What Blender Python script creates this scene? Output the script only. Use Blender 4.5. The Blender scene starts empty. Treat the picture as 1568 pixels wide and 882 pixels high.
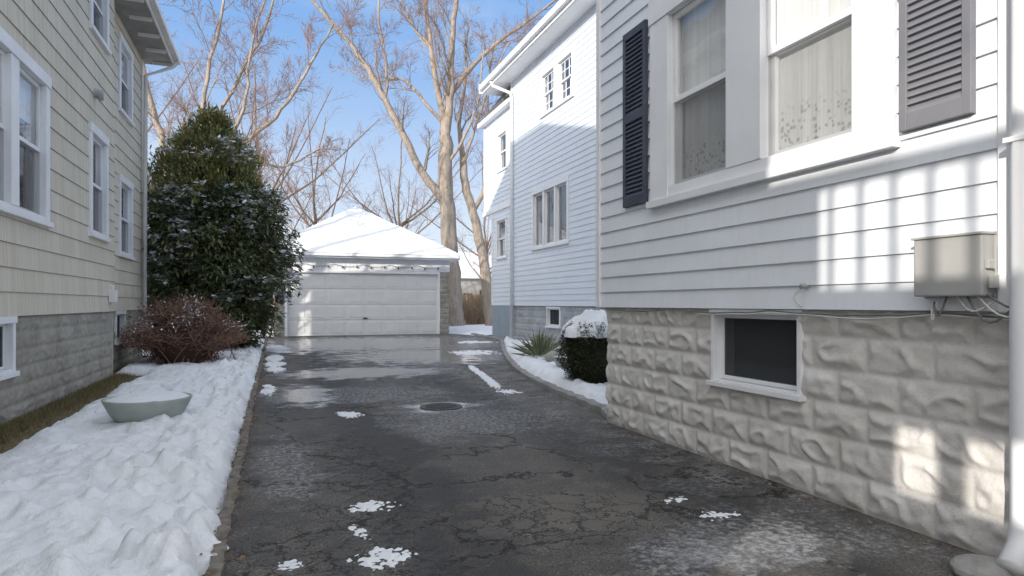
import bpy, math, random
from mathutils import Vector, noise, Matrix
R=random.Random(7)
C=bpy.context
scene=C.scene
scene.view_settings.view_transform='Standard'
scene.view_settings.look='None'
scene.view_settings.exposure=0

# ------------------------------------------------------------------ helpers
def empty(name,loc=(0,0,0)):
    e=bpy.data.objects.new(name,None); e.location=loc; e.empty_display_size=.3
    scene.collection.objects.link(e); return e
def setparent(o,p):
    if p is not None:
        o.parent=p; o.matrix_parent_inverse=Matrix.Translation(-Vector(p.location))
def mesh(name,V,F,mats,parent=None,smooth=False,mi=None):
    me=bpy.data.meshes.new(name); me.from_pydata(V,[],F)
    if not isinstance(mats,(list,tuple)): mats=[mats]
    for m in mats: me.materials.append(m)
    if mi: me.polygons.foreach_set('material_index',mi)
    if smooth: me.polygons.foreach_set('use_smooth',[True]*len(F))
    me.update()
    o=bpy.data.objects.new(name,me); scene.collection.objects.link(o); setparent(o,parent); return o
def PX(xw,s): return lambda u,z,o:(xw+s*o,u,z)
def PYn(yw): return lambda u,z,o:(u,yw-o,z)
class Acc:
    def __init__(s): s.V=[];s.F=[];s.M=[]
    def quad(s,a,b,c,d,m=0):
        n=len(s.V); s.V+= [a,b,c,d]; s.F.append((n,n+1,n+2,n+3)); s.M.append(m)
    def box(s,P,u0,u1,z0,z1,o0,o1,m=0):
        n=len(s.V)
        for o in (o0,o1):
            s.V+=[P(u0,z0,o),P(u1,z0,o),P(u1,z1,o),P(u0,z1,o)]
        for f in ((0,1,2,3),(4,5,6,7),(0,1,5,4),(1,2,6,5),(2,3,7,6),(3,0,4,7)):
            s.F.append(tuple(n+i for i in f)); s.M.append(m)
    def tube(s,pts,rad,sides=6,m=0,cap=False):
        n0=len(s.V); up=Vector((.31,.2,.93)); prev=None
        for i,p in enumerate(pts):
            a=pts[max(0,i-1)]; b=pts[min(len(pts)-1,i+1)]
            t=(b-a)
            if t.length<1e-6: t=Vector((0,0,1))
            t.normalize()
            if prev is None:
                x=t.cross(up)
                if x.length<.1: x=t.cross(Vector((1,0,0)))
            else: x=prev-t*prev.dot(t)
            x.normalize(); prev=x; y=t.cross(x); r=rad[i]
            for k in range(sides):
                an=2*math.pi*k/sides
                s.V.append(tuple(p+x*(math.cos(an)*r)+y*(math.sin(an)*r)))
        for i in range(len(pts)-1):
            for k in range(sides):
                k2=(k+1)%sides; a=n0+i*sides
                s.F.append((a+k,a+k2,a+sides+k2,a+sides+k)); s.M.append(m)
        if cap:
            s.F.append(tuple(n0+k for k in range(sides))); s.M.append(m)
            s.F.append(tuple(n0+(len(pts)-1)*sides+k for k in range(sides))); s.M.append(m)
    def out(s,name,mats,parent=None,smooth=False,bevel=0):
        o=mesh(name,s.V,s.F,mats,parent,smooth,s.M)
        if bevel:
            b=o.modifiers.new('b','BEVEL'); b.width=bevel; b.segments=2
        return o
def nz(x,y,z=0.0,sc=1.0): return noise.noise(Vector((x*sc,y*sc,z*sc)))
def sstep(a,b,x):
    t=max(0.0,min(1.0,(x-a)/(b-a))); return t*t*(3-2*t)

# ------------------------------------------------------------------ materials
class Mat:
    def __init__(s,name,col=(.5,.5,.5),rough=.6,spec=.5,metal=0):
        s.m=bpy.data.materials.new(name); s.m.use_nodes=True; s.nt=s.m.node_tree
        s.b=s.nt.nodes['Principled BSDF']; s.outn=s.nt.nodes['Material Output']
        s.b.inputs['Base Color'].default_value=(*col,1); s.b.inputs['Roughness'].default_value=rough
        s.b.inputs['Specular IOR Level'].default_value=spec; s.b.inputs['Metallic'].default_value=metal
        s.tc=s.nt.nodes.new('ShaderNodeTexCoord'); s.co=s.tc.outputs['Object']
    def link(s,a,b): s.nt.links.new(a,b)
    def node(s,t,ins=None,**pr):
        n=s.nt.nodes.new(t)
        for k,v in pr.items(): setattr(n,k,v)
        for k,v in (ins or {}).items():
            if hasattr(v,'is_output'): s.link(v,n.inputs[k])
            else: n.inputs[k].default_value=v
        return n
    def map(s,sc=(1,1,1),loc=(0,0,0),co=None):
        return s.node('ShaderNodeMapping',{'Vector':co or s.co,'Scale':sc,'Location':loc}).outputs[0]
    def noise(s,scale,detail=3,co=None,rough=.55,dist=0):
        return s.node('ShaderNodeTexNoise',{'Vector':co or s.co,'Scale':scale,'Detail':detail,'Roughness':rough,'Distortion':dist}).outputs['Fac']
    def ramp(s,f,a,b,ca=(0,0,0),cb=(1,1,1)):
        r=s.node('ShaderNodeValToRGB',{'Fac':f}); e=r.color_ramp.elements
        e[0].position=a;e[1].position=b;e[0].color=(*ca,1);e[1].color=(*cb,1); return r.outputs[0]
    def mr(s,f,a,b,c=0,d=1):
        return s.node('ShaderNodeMapRange',{'Value':f,'From Min':a,'From Max':b,'To Min':c,'To Max':d}).outputs[0]
    def math(s,op,a,b=0.0):
        return s.node('ShaderNodeMath',{0:a,1:b},operation=op).outputs[0]
    def mix(s,f,a,b,mode='MIX'):
        n=s.node('ShaderNodeMix',data_type='RGBA',blend_type=mode)
        for k,v in ((0,f),(6,a),(7,b)):
            if hasattr(v,'is_output'): s.link(v,n.inputs[k])
            else: n.inputs[k].default_value=v if k==0 else (*v,1)
        return n.outputs[2]
    def bump(s,h,st=.3,dist=.01,nrm=None):
        i={'Height':h,'Strength':st,'Distance':dist}
        if nrm: i['Normal']=nrm
        return s.node('ShaderNodeBump',i).outputs[0]
    def setc(s,c): s.link(c,s.b.inputs['Base Color'])
    def setr(s,c): s.link(c,s.b.inputs['Roughness'])
    def setn(s,c): s.link(c,s.b.inputs['Normal'])
    def sep(s):
        return s.node('ShaderNodeSeparateXYZ',{0:s.co}).outputs

def simple(name,c1,c2,scale=4,rough=.6,bump=.15,bd=.005,spec=.4,stretch=(1,1,1)):
    M=Mat(name,c1,rough,spec); co=M.map(stretch)
    f=M.noise(scale,3,co); M.setc(M.mix(M.ramp(f,.35,.68),c1,c2))
    if bump: M.setn(M.bump(M.noise(scale*8,2,co),bump,bd))
    return M.m

def siding_mat(name,c,grime=.10):
    M=Mat(name,c,.42,.4)
    f=M.noise(1.3,3,M.map((1,1,3))); f2=M.noise(9,4,M.map((3,3,.4)))
    d=tuple(x*(1-grime) for x in c); d2=tuple(x*(1-grime*1.6) for x in (c[0]*1.0,c[1]*.98,c[2]*.95))
    a=M.mix(M.ramp(f,.35,.7),c,d); a=M.mix(M.math('MULTIPLY',M.ramp(f2,.5,.8),.6),a,d2); M.setc(a)
    M.setn(M.bump(M.noise(3,2,M.map((1,1,.5))),.25,.01)); return M.m
m_sideA=siding_mat('white_siding',(.79,.825,.87),.07)
m_sideB=siding_mat('pale_siding',(.74,.79,.86),.06)
m_trim=simple('white_trim',(.83,.84,.86),(.76,.77,.79),2.5,.45,.08,.003)
m_trimcream=simple('offwhite_trim',(.80,.79,.77),(.69,.67,.64),3,.5,.1,.003)
M=Mat('cream_shingles',(.60,.54,.43),.75,.25)
X,Y,Z=M.sep()
comb=M.node('ShaderNodeCombineXYZ',{0:Y,1:Z,2:0.0}).outputs[0]
br=M.node('ShaderNodeTexBrick',{'Vector':M.map((1,1,1),(0.0,-.07,0),comb),'Color1':(.65,.60,.50,1),'Color2':(.70,.655,.56,1),'Mortar':(.36,.33,.28,1),'Scale':1.0,'Mortar Size':.0016,'Mortar Smooth':.1,'Brick Width':.31,'Row Height':.25,'Bias':0.0})
gro=M.noise(1.0,2,M.map((1,60,.8)))
col=M.mix(M.ramp(gro,.35,.7),(.84,.83,.81),(1.05,1.05,1.04))
c=M.mix(1.0,br.outputs[0],col,'MULTIPLY')
blot=M.noise(.9,4); c=M.mix(M.math('MULTIPLY',M.ramp(blot,.45,.75),.35),c,(.60,.55,.46)); M.setc(c)
h=M.math('ADD',M.math('MULTIPLY',gro,.6),M.math('MULTIPLY',br.outputs[1],-.8)); M.setn(M.bump(h,.7,.010)); m_shing=M.m

def stone(name,c1,c2,c3):
    M=Mat(name,c1,.85,.2)
    a=M.mix(M.ramp(M.noise(2.2,4),.35,.65),c1,c2); a=M.mix(M.math('MULTIPLY',M.ramp(M.noise(14,4,rough=.7),.5,.75),.6),a,c3)
    a=M.mix(M.math('MULTIPLY',M.ramp(M.noise(70,2,rough=.7),.58,.7),.4),a,tuple(x*.6 for x in c1)); M.setc(a)
    M.setn(M.bump(M.noise(45,4,rough=.75),.5,.010)); return M.m
m_stA=stone('painted_block',(.67,.65,.63),(.57,.55,.52),(.72,.715,.70))
m_stL=stone('grey_block',(.38,.36,.315),(.27,.255,.22),(.48,.46,.42))
m_stB=stone('block_b',(.44,.46,.48),(.34,.35,.36),(.52,.53,.54))

M=Mat('snow',(.83,.85,.88),.55,.3)
f=M.noise(2.5,4); c=M.mix(M.ramp(f,.35,.7),(.86,.88,.91),(.78,.81,.86))
f2=M.noise(26,4,rough=.7); c=M.mix(M.math('MULTIPLY',M.ramp(f2,.66,.8),.4),c,(.45,.42,.38)); M.setc(c)
M.setn(M.bump(M.noise(22,5,rough=.72),.7,.028)); m_snow=M.m
m_roofsnow=simple('roof_snow',(.88,.89,.91),(.82,.84,.88),1.2,.6,.3,.03)

# asphalt
M=Mat('asphalt',(.06,.06,.06),.8,.35)
X,Y,Z=M.sep()
big=M.noise(.7,4,rough=.6); mid=M.noise(5,4,rough=.65); fine=M.noise(75,3,rough=.85)
c=M.mix(M.ramp(big,.35,.65),(.050,.049,.050),(.100,.095,.089))
c=M.mix(M.math('MULTIPLY',M.ramp(mid,.45,.75),.7),c,(.18,.168,.15))
c=M.mix(1.0,c,M.ramp(fine,.34,.68,(.30,.30,.30),(2.1,2.05,2.0)),'MULTIPLY')
vs=M.node('ShaderNodeTexVoronoi',{'Vector':M.co,'Scale':34.0}).outputs['Distance']
speck=M.math('MULTIPLY',M.mr(vs,.20,.10),M.mr(mid,.42,.6)); c=M.mix(M.math('MULTIPLY',speck,.75),c,(.45,.42,.37))
for cx in (.85,2.45):
    lane=M.mr(M.math('ABSOLUTE',M.math('SUBTRACT',M.math('ADD',X,M.math('MULTIPLY',big,.8)),cx+.4)),.42,.15)
    c=M.mix(M.math('MULTIPLY',lane,.6),c,(.028,.028,.030))
nd=M.node('ShaderNodeTexNoise',{'Vector':M.co,'Scale':4.5,'Detail':4.0,'Roughness':.65}).outputs['Color']
cod=M.node('ShaderNodeVectorMath',{0:M.co,1:M.node('ShaderNodeVectorMath',{0:nd,3:.45},operation='SCALE').outputs[0]},operation='ADD').outputs[0]
cr1=M.node('ShaderNodeTexVoronoi',{'Vector':cod,'Scale':.85},feature='DISTANCE_TO_EDGE').outputs['Distance']
cr2=M.node('ShaderNodeTexVoronoi',{'Vector':cod,'Scale':5.5},feature='DISTANCE_TO_EDGE').outputs['Distance']
wob=M.noise(2.6,4,rough=.68)
k1=M.math('MULTIPLY',M.mr(cr1,.019,.007),M.mr(M.noise(1.3,2),.40,.47))
def ell(cx,cy,rx,ry,soft=.4,namp=1.3):
    v=M.node('ShaderNodeVectorMath',{0:M.map((1/rx,1/ry,0),(-cx/rx,-cy/ry,0))},operation='LENGTH').outputs['Value']
    v=M.math('ADD',v,M.math('MULTIPLY',M.math('SUBTRACT',wob,.5),namp*2))
    return M.mr(v,1.0,1.0-soft)
def mx(*a):
    r=a[0]
    for b in a[1:]: r=M.math('MAXIMUM',r,b)
    return r
al=mx(ell(.5,4.4,.42,2.3),ell(1.5,3.3,.9,.7),ell(2.9,4.6,.2,.7),ell(.15,3.2,.3,.9))
crk=mx(k1,M.math('MULTIPLY',M.mr(cr2,.050,.014),al))
halo=M.math('MULTIPLY',M.mr(cr1,.06,.01),M.mr(wob,.45,.6))
c=M.mix(M.math('MULTIPLY',halo,.35),c,(.19,.17,.145))
c=M.mix(M.math('MULTIPLY',ell(1.6,3.5,.8,.45),.40),c,(.19,.17,.145))
c=M.mix(M.math('MULTIPLY',crk,.88),c,(.010,.009,.008))
salt=M.noise(24,4,rough=.8)
fr=mx(M.math('MULTIPLY',M.mr(wob,.46,.60),M.mr(X,2.0,2.9)),ell(2.2,2.7,.7,.4),ell(1.9,6.7,1.0,1.3),ell(1.2,8.8,1.2,.9),ell(.1,5.2,.25,1.2))
fr=M.math('MULTIPLY',fr,M.mr(salt,.46,.62)); c=M.mix(M.math('MULTIPLY',fr,.55),c,(.50,.52,.55))
ice=mx(ell(.32,9.0,.45,1.2),ell(1.5,11.6,1.6,1.1),ell(1.82,7.4,.42,.48),ell(3.3,15.0,2.5,2.6),ell(2.2,2.6,.45,.25),ell(2.8,20,4.6,4.6))
c=M.mix(M.math('MULTIPLY',ice,M.mr(salt,.3,.7,.10,.55)),c,(.42,.43,.45)); M.setc(c)
rr=M.mr(mid,.3,.7,.55,.88); rr=M.node('ShaderNodeMix',{0:ice,2:rr,3:.08},data_type='FLOAT').outputs[0]; M.setr(rr)
bst=M.math('SUBTRACT',.95,M.math('MULTIPLY',ice,.90))
b=M.node('ShaderNodeBump',{'Height':M.math('ADD',fine,M.math('MULTIPLY',mid,.8)),'Strength':bst,'Distance':.010}); M.setn(b.outputs[0]); m_asph=M.m

M=Mat('winter_ground',(.2,.16,.1),.9,.2)
f=M.noise(.25,4); g=M.mix(M.ramp(M.noise(18,4,rough=.7),.35,.65),(.10,.085,.045),(.20,.16,.10))
c=M.mix(M.ramp(f,.42,.52),g,(.80,.82,.86))
_,Yg,_=M.sep(); c=M.mix(M.mr(Yg,20,26),g,c); M.setc(c); M.setn(M.bump(M.noise(40,3),.5,.02)); m_ground=M.m
m_conc=simple('concrete',(.34,.33,.32),(.22,.215,.20),6,.85,.5,.01)
m_curb=simple('curb_stone',(.24,.22,.19),(.12,.107,.09),14,.9,.8,.015)
m_planter=simple('planter_concrete',(.40,.43,.40),(.32,.35,.32),5,.75,.25,.004)
m_stone=simple('rock',(.40,.38,.34),(.28,.26,.23),5,.8,.4,.02)
m_shut=simple('slate_shutter',(.055,.064,.090),(.080,.090,.12),3,.5,.1,.003)
m_shutg=simple('glare_dust_shutter',(.16,.165,.19),(.21,.21,.23),3,.5,.1,.003)  # right shutter's lighter grey: sun glare and dust put into the colour
m_box=simple('grey_metal_paint',(.40,.40,.39),(.35,.35,.34),4,.45,.05,.002)
m_dark=simple('dark_metal',(.03,.03,.03),(.05,.05,.05),6,.5,.1,.002)
m_iron=simple('cast_iron',(.05,.048,.046),(.10,.098,.095),22,.6,.6,.004)
m_cable=simple('cable',(.10,.10,.10),(.2,.2,.2),6,.6,0)
m_cablew=simple('cable_white',(.6,.6,.58),(.5,.5,.48),6,.6,0)
m_doorw=siding_mat('garage_door_paint',(.73,.735,.73),.08)
m_soffd=simple('soffit_brown',(.36,.35,.33),(.28,.27,.26),4,.7,.2,.005)
m_roof=simple('asphalt_shingles',(.09,.09,.095),(.14,.14,.14),7,.9,.5,.01)
m_int=simple('dark_interior',(.018,.02,.022),(.05,.05,.05),1.3,.9,0)
m_blue=simple('blue_paint',(.30,.36,.42),(.26,.31,.37),3,.6,.1,.004)
m_litter=simple('dead_leaves',(.16,.09,.045),(.25,.16,.09),9,.8,0)
def glassm(name,base,top):
    m=bpy.data.materials.new(name); m.use_nodes=True; nt=m.node_tree; nt.nodes.clear()
    o=nt.nodes.new('ShaderNodeOutputMaterial'); mx=nt.nodes.new('ShaderNodeMixShader'); t=nt.nodes.new('ShaderNodeBsdfTransparent')
    g=nt.nodes.new('ShaderNodeBsdfGlossy'); g.inputs['Roughness'].default_value=.015
    f=nt.nodes.new('ShaderNodeLayerWeight'); f.inputs[0].default_value=.5
    p=nt.nodes.new('ShaderNodeMath'); p.operation='POWER'; p.inputs[1].default_value=3.5
    a=nt.nodes.new('ShaderNodeMath'); a.operation='MULTIPLY_ADD'; a.inputs[1].default_value=top; a.inputs[2].default_value=base; a.use_clamp=True
    tc=nt.nodes.new('ShaderNodeTexCoord'); n=nt.nodes.new('ShaderNodeTexNoise'); n.inputs['Scale'].default_value=1.1; b=nt.nodes.new('ShaderNodeBump'); b.inputs['Strength'].default_value=.12; b.inputs['Distance'].default_value=.05
    L=nt.links.new; L(tc.outputs['Object'],n.inputs['Vector']); L(n.outputs['Fac'],b.inputs['Height']); L(b.outputs[0],g.inputs['Normal'])
    t.inputs[0].default_value=(.93,.945,.95,1)
    L(f.outputs['Facing'],p.inputs[0]); L(p.outputs[0],a.inputs[0]); L(a.outputs[0],mx.inputs[0]); L(t.outputs[0],mx.inputs[1]); L(g.outputs[0],mx.inputs[2]); L(mx.outputs[0],o.inputs[0]); return m
m_glass=glassm('window_glass',.16,.9); m_glassA=glassm('clear_window_glass',.10,.8)
def screenm(name,f,cc):
    m=bpy.data.materials.new(name); m.use_nodes=True; nt=m.node_tree; nt.nodes.clear()
    o=nt.nodes.new('ShaderNodeOutputMaterial'); mx=nt.nodes.new('ShaderNodeMixShader'); t=nt.nodes.new('ShaderNodeBsdfTransparent')
    d=nt.nodes.new('ShaderNodeBsdfDiffuse'); d.inputs[0].default_value=(*cc,1); mx.inputs[0].default_value=f
    L=nt.links.new; L(t.outputs[0],mx.inputs[1]); L(d.outputs[0],mx.inputs[2]); L(mx.outputs[0],o.inputs[0]); return m
m_screen=screenm('insect_screen',.34,(.13,.13,.135)); m_screend=screenm('dark_screen',.72,(.055,.06,.065))
M=Mat('curtain',(.62,.61,.58),.9,.1)
X,Y,Z=M.sep()
fold=M.noise(1.0,2,M.map((1,14,.5)))
c=M.mix(M.ramp(fold,.3,.7),(.72,.72,.71),(.90,.90,.89))
lace=M.node('ShaderNodeTexVoronoi',{'Vector':M.map((1,1,1)),'Scale':26.0}).outputs['Distance']
lm=M.math('MULTIPLY',M.mr(Z,2.55,2.45),M.mr(M.math('ADD',lace,M.math('MULTIPLY',M.noise(7,3),.6)),.72,.5))
c=M.mix(M.math('MULTIPLY',lm,.6),c,(.28,.28,.27)); M.setc(c); M.setn(M.bump(fold,.6,.025)); m_curt=M.m

def bark(name,c1,c2):
    M=Mat(name,c1,.85,.15); co=M.map((6,6,1.2)); n=M.noise(1.5,4,co,.7); M.setc(M.mix(M.ramp(n,.35,.65),c1,c2))
    M.setn(M.bump(n,.8,.05)); return M.m
m_bark=bark('bark_light',(.42,.355,.295),(.26,.215,.175))
m_bark2=bark('bark_brown',(.28,.21,.165),(.17,.125,.10))
m_twigr=simple('twig_red',(.31,.20,.15),(.23,.15,.115),1,.85,0)
def leafm(name,c1,c2,sc=2.0,rough=.45):
    M=Mat(name,c1,rough,.35); a=M.mix(M.ramp(M.noise(sc,3),.35,.65),c1,c2)
    a=M.mix(M.math('MULTIPLY',M.ramp(M.noise(sc*12,1),.4,.7),.4),a,tuple(x*.5 for x in c1)); M.setc(a); return M.m
m_leafd=leafm('evergreen_leaf',(.080,.11,.052),(.13,.16,.08))
m_leafy=leafm('evergreen_yellow',(.30,.28,.10),(.18,.20,.08))
m_leafb=leafm('boxwood_leaf',(.035,.048,.02),(.06,.07,.03),4)
m_leafr=leafm('barberry_leaf',(.17,.065,.042),(.22,.11,.07),5,.7)
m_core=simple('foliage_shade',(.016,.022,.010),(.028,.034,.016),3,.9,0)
m_dry=leafm('dry_brush',(.28,.20,.13),(.36,.27,.18),3,.8)
m_yucca=leafm('yucca_leaf',(.28,.29,.19),(.14,.17,.09),5,.6)
m_wood=simple('weathered_wood',(.28,.20,.14),(.18,.13,.09),3,.85,.3,.01,stretch=(1,1,.2))
m_far=simple('far_wall',(.45,.42,.38),(.35,.33,.3),2,.8,.1)
m_deck=simple('deck_paint',(.6,.6,.58),(.5,.5,.48),3,.6,.1)
m_bulb=simple('bulb',(.05,.045,.04),(.10,.09,.08),8,.5,0)

# ------------------------------------------------------------------ wall builders
def holes_split(a,b,holes):
    iv=[(a,b)]
    for h0,h1 in holes:
        n=[]
        for x,y in iv:
            if h1<=x or h0>=y: n.append((x,y)); continue
            if h0>x: n.append((x,h0))
            if h1<y: n.append((h1,y))
        iv=n
    return iv
def siding(name,P,u0,u1,z0,z1,exp,lip,mat,parent,holes=()):
    A=Acc(); z=z0; row=0
    while z<z1-1e-4:
        zt=min(z+exp,z1); br=sorted({z,zt,*[h[2] for h in holes if z<h[2]<zt],*[h[3] for h in holes if z<h[3]<zt]})
        for a,b in zip(br[:-1],br[1:]):
            hs=[(h[0],h[1]) for h in holes if h[2]<(a+b)/2<h[3]]
            oa=lip*(1-(a-z)/exp); ob=lip*(1-(b-z)/exp)
            for x,y in holes_split(u0,u1,hs):
                A.quad(P(x,a,oa),P(y,a,oa),P(y,b,ob),P(x,b,ob))
                if a==z: A.quad(P(x,a,-.004),P(y,a,-.004),P(y,a,oa),P(x,a,oa))
        z+=exp; row+=1
    return A.out(name,mat,parent)
def rockwall(name,P,u0,u1,z0,z1,mat,parent,holes=(),du=.02,dz=.02,course=.2,bl=.4,amp=.035,seed=0):
    nu=int((u1-u0)/du)+1; nv=int((z1-z0)/dz)+1; V=[];F=[]
    for j in range(nv+1):
        z=z0+(z1-z0)*j/nv; row=int((z-z0)/course); fz=((z-z0)/course)%1
        for i in range(nu+1):
            u=u0+(u1-u0)*i/nu; uu=(u/bl)+(row%2)*.5; bi=math.floor(uu); fu=uu%1
            e=min(min(fu,1-fu)*bl,min(fz,1-fz)*course)
            m=sstep(.004,.022,e); m2=sstep(.01,.06,e)
            s=seed+bi*7.3+row*13.7
            n1=noise.noise(Vector((u*5.5+s,z*8+s*.3,s))); n2=noise.noise(Vector((u*14+s,z*17,s*.7)))
            rid=max(0,.55-abs(n1)*1.9)
            h=m*.007+m2*amp*(rid+.25*n2+.12)
            jit=.002*noise.noise(Vector((u*30,z*30,3)))
            V.append(P(u,z,h+jit))
    for j in range(nv):
        zc=z0+(z1-z0)*(j+.5)/nv
        for i in range(nu):
            uc=u0+(u1-u0)*(i+.5)/nu
            if any(h[0]<uc<h[1] and h[2]<zc<h[3] for h in holes): continue
            a=j*(nu+1)+i; F.append((a,a+1,a+nu+2,a+nu+1))
    return mesh(name,V,F,mat,parent,True)

def window(P,u0,u1,z0,z1,parent,cas=.1,units=1,mull=.12,rail=True,screen=False,cur=None,sillh=.05,proj=.035,grid=None,casing_mat=None,sw=.045,name='window',blind=0,glass=None,back=.165,dscreen=False):
    cm=casing_mat or m_trim; A=Acc()
    a0,a1,b0,b1=u0+cas,u1-cas,z0+sillh+cas*.35,z1-cas
    A.box(P,u0,a0,z0+sillh,b1,-.01,proj); A.box(P,a1,u1,z0+sillh,b1,-.01,proj)
    A.box(P,u0-.01,u1+.01,b1+.0,z1,-.01,proj+.012)
    A.box(P,a0,a1,z0+sillh,b0,-.01,proj-.008); A.box(P,u0-.02,u1+.02,z0,z0+sillh,-.01,proj+.03)
    for (x,y,p,q) in ((a0-.02,a0,b0,b1),(a1,a1+.02,b0,b1)): A.box(P,x,y,p,q,-back-.01,-.012)
    A.box(P,a0,a1,b1,b1+.02,-back-.01,-.012); A.box(P,a0,a1,b0-.02,b0,-back-.01,-.012)
    w=((a1-a0)-mull*(units-1))/units
    o0=Vector(P(0,0,0)); flip=((Vector(P(1,0,0))-o0).cross(Vector(P(0,1,0))-o0)).dot(Vector(P(0,0,1))-o0)<0
    def Q(B,x0,x1,p,q,o):
        pts=[P(x0,p,o),P(x1,p,o),P(x1,q,o),P(x0,q,o)]
        if flip: pts.reverse()
        B.quad(*pts)
    G=Acc(); S=Acc(); K=Acc(); D=Acc()
    for i in range(units):
        x0=a0+i*(w+mull); x1=x0+w
        if i: A.box(P,x0-mull,x0,b0+.002,b1-.002,-.12,proj-.002)
        zm=(b0+b1)/2 if rail else b1
        def sash(p,q,o):
            A.box(P,x0,x0+sw,p,q,o,o+.03); A.box(P,x1-sw,x1,p,q,o,o+.03)
            A.box(P,x0+sw,x1-sw,p,p+sw,o+.001,o+.029); A.box(P,x0+sw,x1-sw,q-sw,q,o+.001,o+.029)
            Q(G,x0+sw,x1-sw,p+sw,q-sw,o+.012)
            if dscreen: Q(D,x0+sw,x1-sw,p+sw,q-sw,o+.02)
            if grid:
                for g in range(1,grid[0]): 
                    xx=x0+(x1-x0)*g/grid[0]; A.box(P,xx-.011,xx+.011,p+sw,q-sw,o+.006,o+.022)
                for g in range(1,grid[1]):
                    zz=p+(q-p)*g/grid[1]; A.box(P,x0+sw,x1-sw,zz-.011,zz+.011,o+.007,o+.021)
        if rail:
            sash(zm-.02,b1-.003,-.055); sash(b0+.003,zm+.02,-.09)
            if screen: Q(S,x0+.01,x1-.01,b0+.01,zm-.02,-.03)
        else: sash(b0+.003,b1-.003,-.07)
    Q(K,a0-.02,a1+.02,b0-.02,b1+.02,-back)
    A.out(name+'_frame',cm,parent,bevel=.003); G.out(name+'_glass',glass or m_glass,parent)
    if S.V: S.out(name+'_screen',m_screen,parent)
    if D.V: D.out(name+'_screen',m_screend,parent)
    K.out(name+'_backing',cur or m_int,parent)
    if blind:
        zb=b1-(b1-b0)*blind; K=Acc(); Q(K,a0-.01,a1+.01,zb,b1,-.14); K.out(name+'_blind',m_curt,parent)
    return (a0-.015,a1+.015,b0-.015,b1+.015)

def shutter(P,u0,u1,z0,z1,parent,mat,n=34):
    A=Acc(); w=.045; zm=(z0+z1)/2
    A.box(P,u0,u0+w,z0,z1,.018,.05); A.box(P,u1-w,u1,z0,z1,.018,.05)
    for a,b in ((z0,z0+.09),(zm-.04,zm+.04),(z1-.07,z1)): A.box(P,u0+w,u1-w,a,b,.019,.049)
    for s0,s1 in ((z0+.09,zm-.04),(zm+.04,z1-.07)):
        k=n//2
        for i in range(k):
            za=s0+(s1-s0)*i/k; zb=za+(s1-s0)/k*.9
            A.quad(P(u0+w,za,.046),P(u1-w,za,.046),P(u1-w,zb,.026),P(u0+w,zb,.026))
            A.quad(P(u0+w,za,.046),P(u1-w,za,.046),P(u1-w,za-.004,.026),P(u0+w,za-.004,.026))
    A.box(P,u0+w,u1-w,z0+.02,z1-.02,.014,.02)
    A.out('shutter',mat,parent,bevel=.003)
def downspout(pts,parent,mat,w=.04,name='downspout'):
    A=Acc(); A.tube([Vector(p) for p in pts],[w]*len(pts),8,cap=True); return A.out(name,mat,parent,True)

# ================================================================== HOUSE A (white, right)
hA=empty('white_clapboard_house',(7.5,1,0))
PA=PX(3.13,-1); PAf=PX(3.17,-1)
holesA=[]
holesA.append(window(PA,2.57,4.97,2.03,3.90,hA,cas=.27,units=2,mull=.36,screen=True,cur=m_curt,sillh=.06,name='double_window',glass=m_glassA,back=.105))
siding('siding_wall',PA,-4,5.95,1.165,8.0,.15,.016,m_sideA,hA,holesA)
bh=window(PAf,3.27,4.18,.58,1.16,hA,cas=.035,rail=False,sillh=.035,proj=.03,name='basement_window',sw=.03,dscreen=True)
rockwall('block_foundation',PAf,-4+.0,5.87,0,1.2,m_stA,hA,[(3.28,4.17,.6,1.15)],du=.014,dz=.0125,amp=.036,seed=3)
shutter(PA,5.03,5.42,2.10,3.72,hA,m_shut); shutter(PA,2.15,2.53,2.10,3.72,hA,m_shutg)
A=Acc()
A.box(PA,5.93,6.0,1.16,8.0,-.05,.03); A.box(PA,1.93,2.045,1.16,8.0,0,.028)
A.out('corner_boards',m_trim,hA,bevel=.004)
bx=lambda u,z,o:(u,o,z)
A=Acc()
A.box(bx,3.42,12,0,1.16,-4,5.86); A.box(bx,3.42,12,1.165,8.0,-4,5.94)
A.box(bx,3.185,3.42,0,1.16,5.80,5.86); A.box(bx,3.15,3.42,1.165,8,5.9,5.94)
A.out('house_body',m_sideA,hA)
e=[(2.6,-4.5,8.0),(12.5,-4.5,8.0),(12.5,6.4,8.0),(2.6,6.4,8.0),(7.5,-1,11.5),(7.5,3,11.5)]
mesh('hip_roof',e,[(0,1,4),(1,2,5,4),(2,3,5),(3,0,4,5),(0,1,2,3)],m_roof,hA)
downspout([(3.05,1.90,7.9),(3.05,1.90,.25),(3.03,1.90,.15),(2.93,1.88,.08)],hA,m_trim,.05)
A=Acc()
for z in (1.9,3.3): A.box(bx,2.995,3.12,z,z+.025,1.845,1.955)
A.out('downspout_straps',m_trim,hA,bevel=.004)
A=Acc(); A.box(PA,2.06,2.40,1.235,1.52,.018,.105); A.out('utility_box',m_box,hA,bevel=.008)
A=Acc(); A.box(PA,2.052,2.408,1.518,1.53,.018,.115); A.box(PA,2.04,2.06,1.36,1.40,.05,.09); A.box(PA,2.03,2.05,1.27,1.33,.04,.08)
A.out('utility_box_lid',m_box,hA,bevel=.003)
A=Acc()
for i in range(6):
    y=2.08+.05*i; pts=[]
    for t in range(9):
        s=t/8; pts.append(Vector((3.06-.02*math.sin(s*3.1)+.004*i, y+(-.35+.06*i)*s*(1 if i<4 else -.6)-.02, 1.24-.10*math.sin(s*math.pi)*(.6+.25*(i%3))-.03*s)))
    A.tube(pts,[.0055]*9,6,m=i%2)
pts=[];n=60
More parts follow.
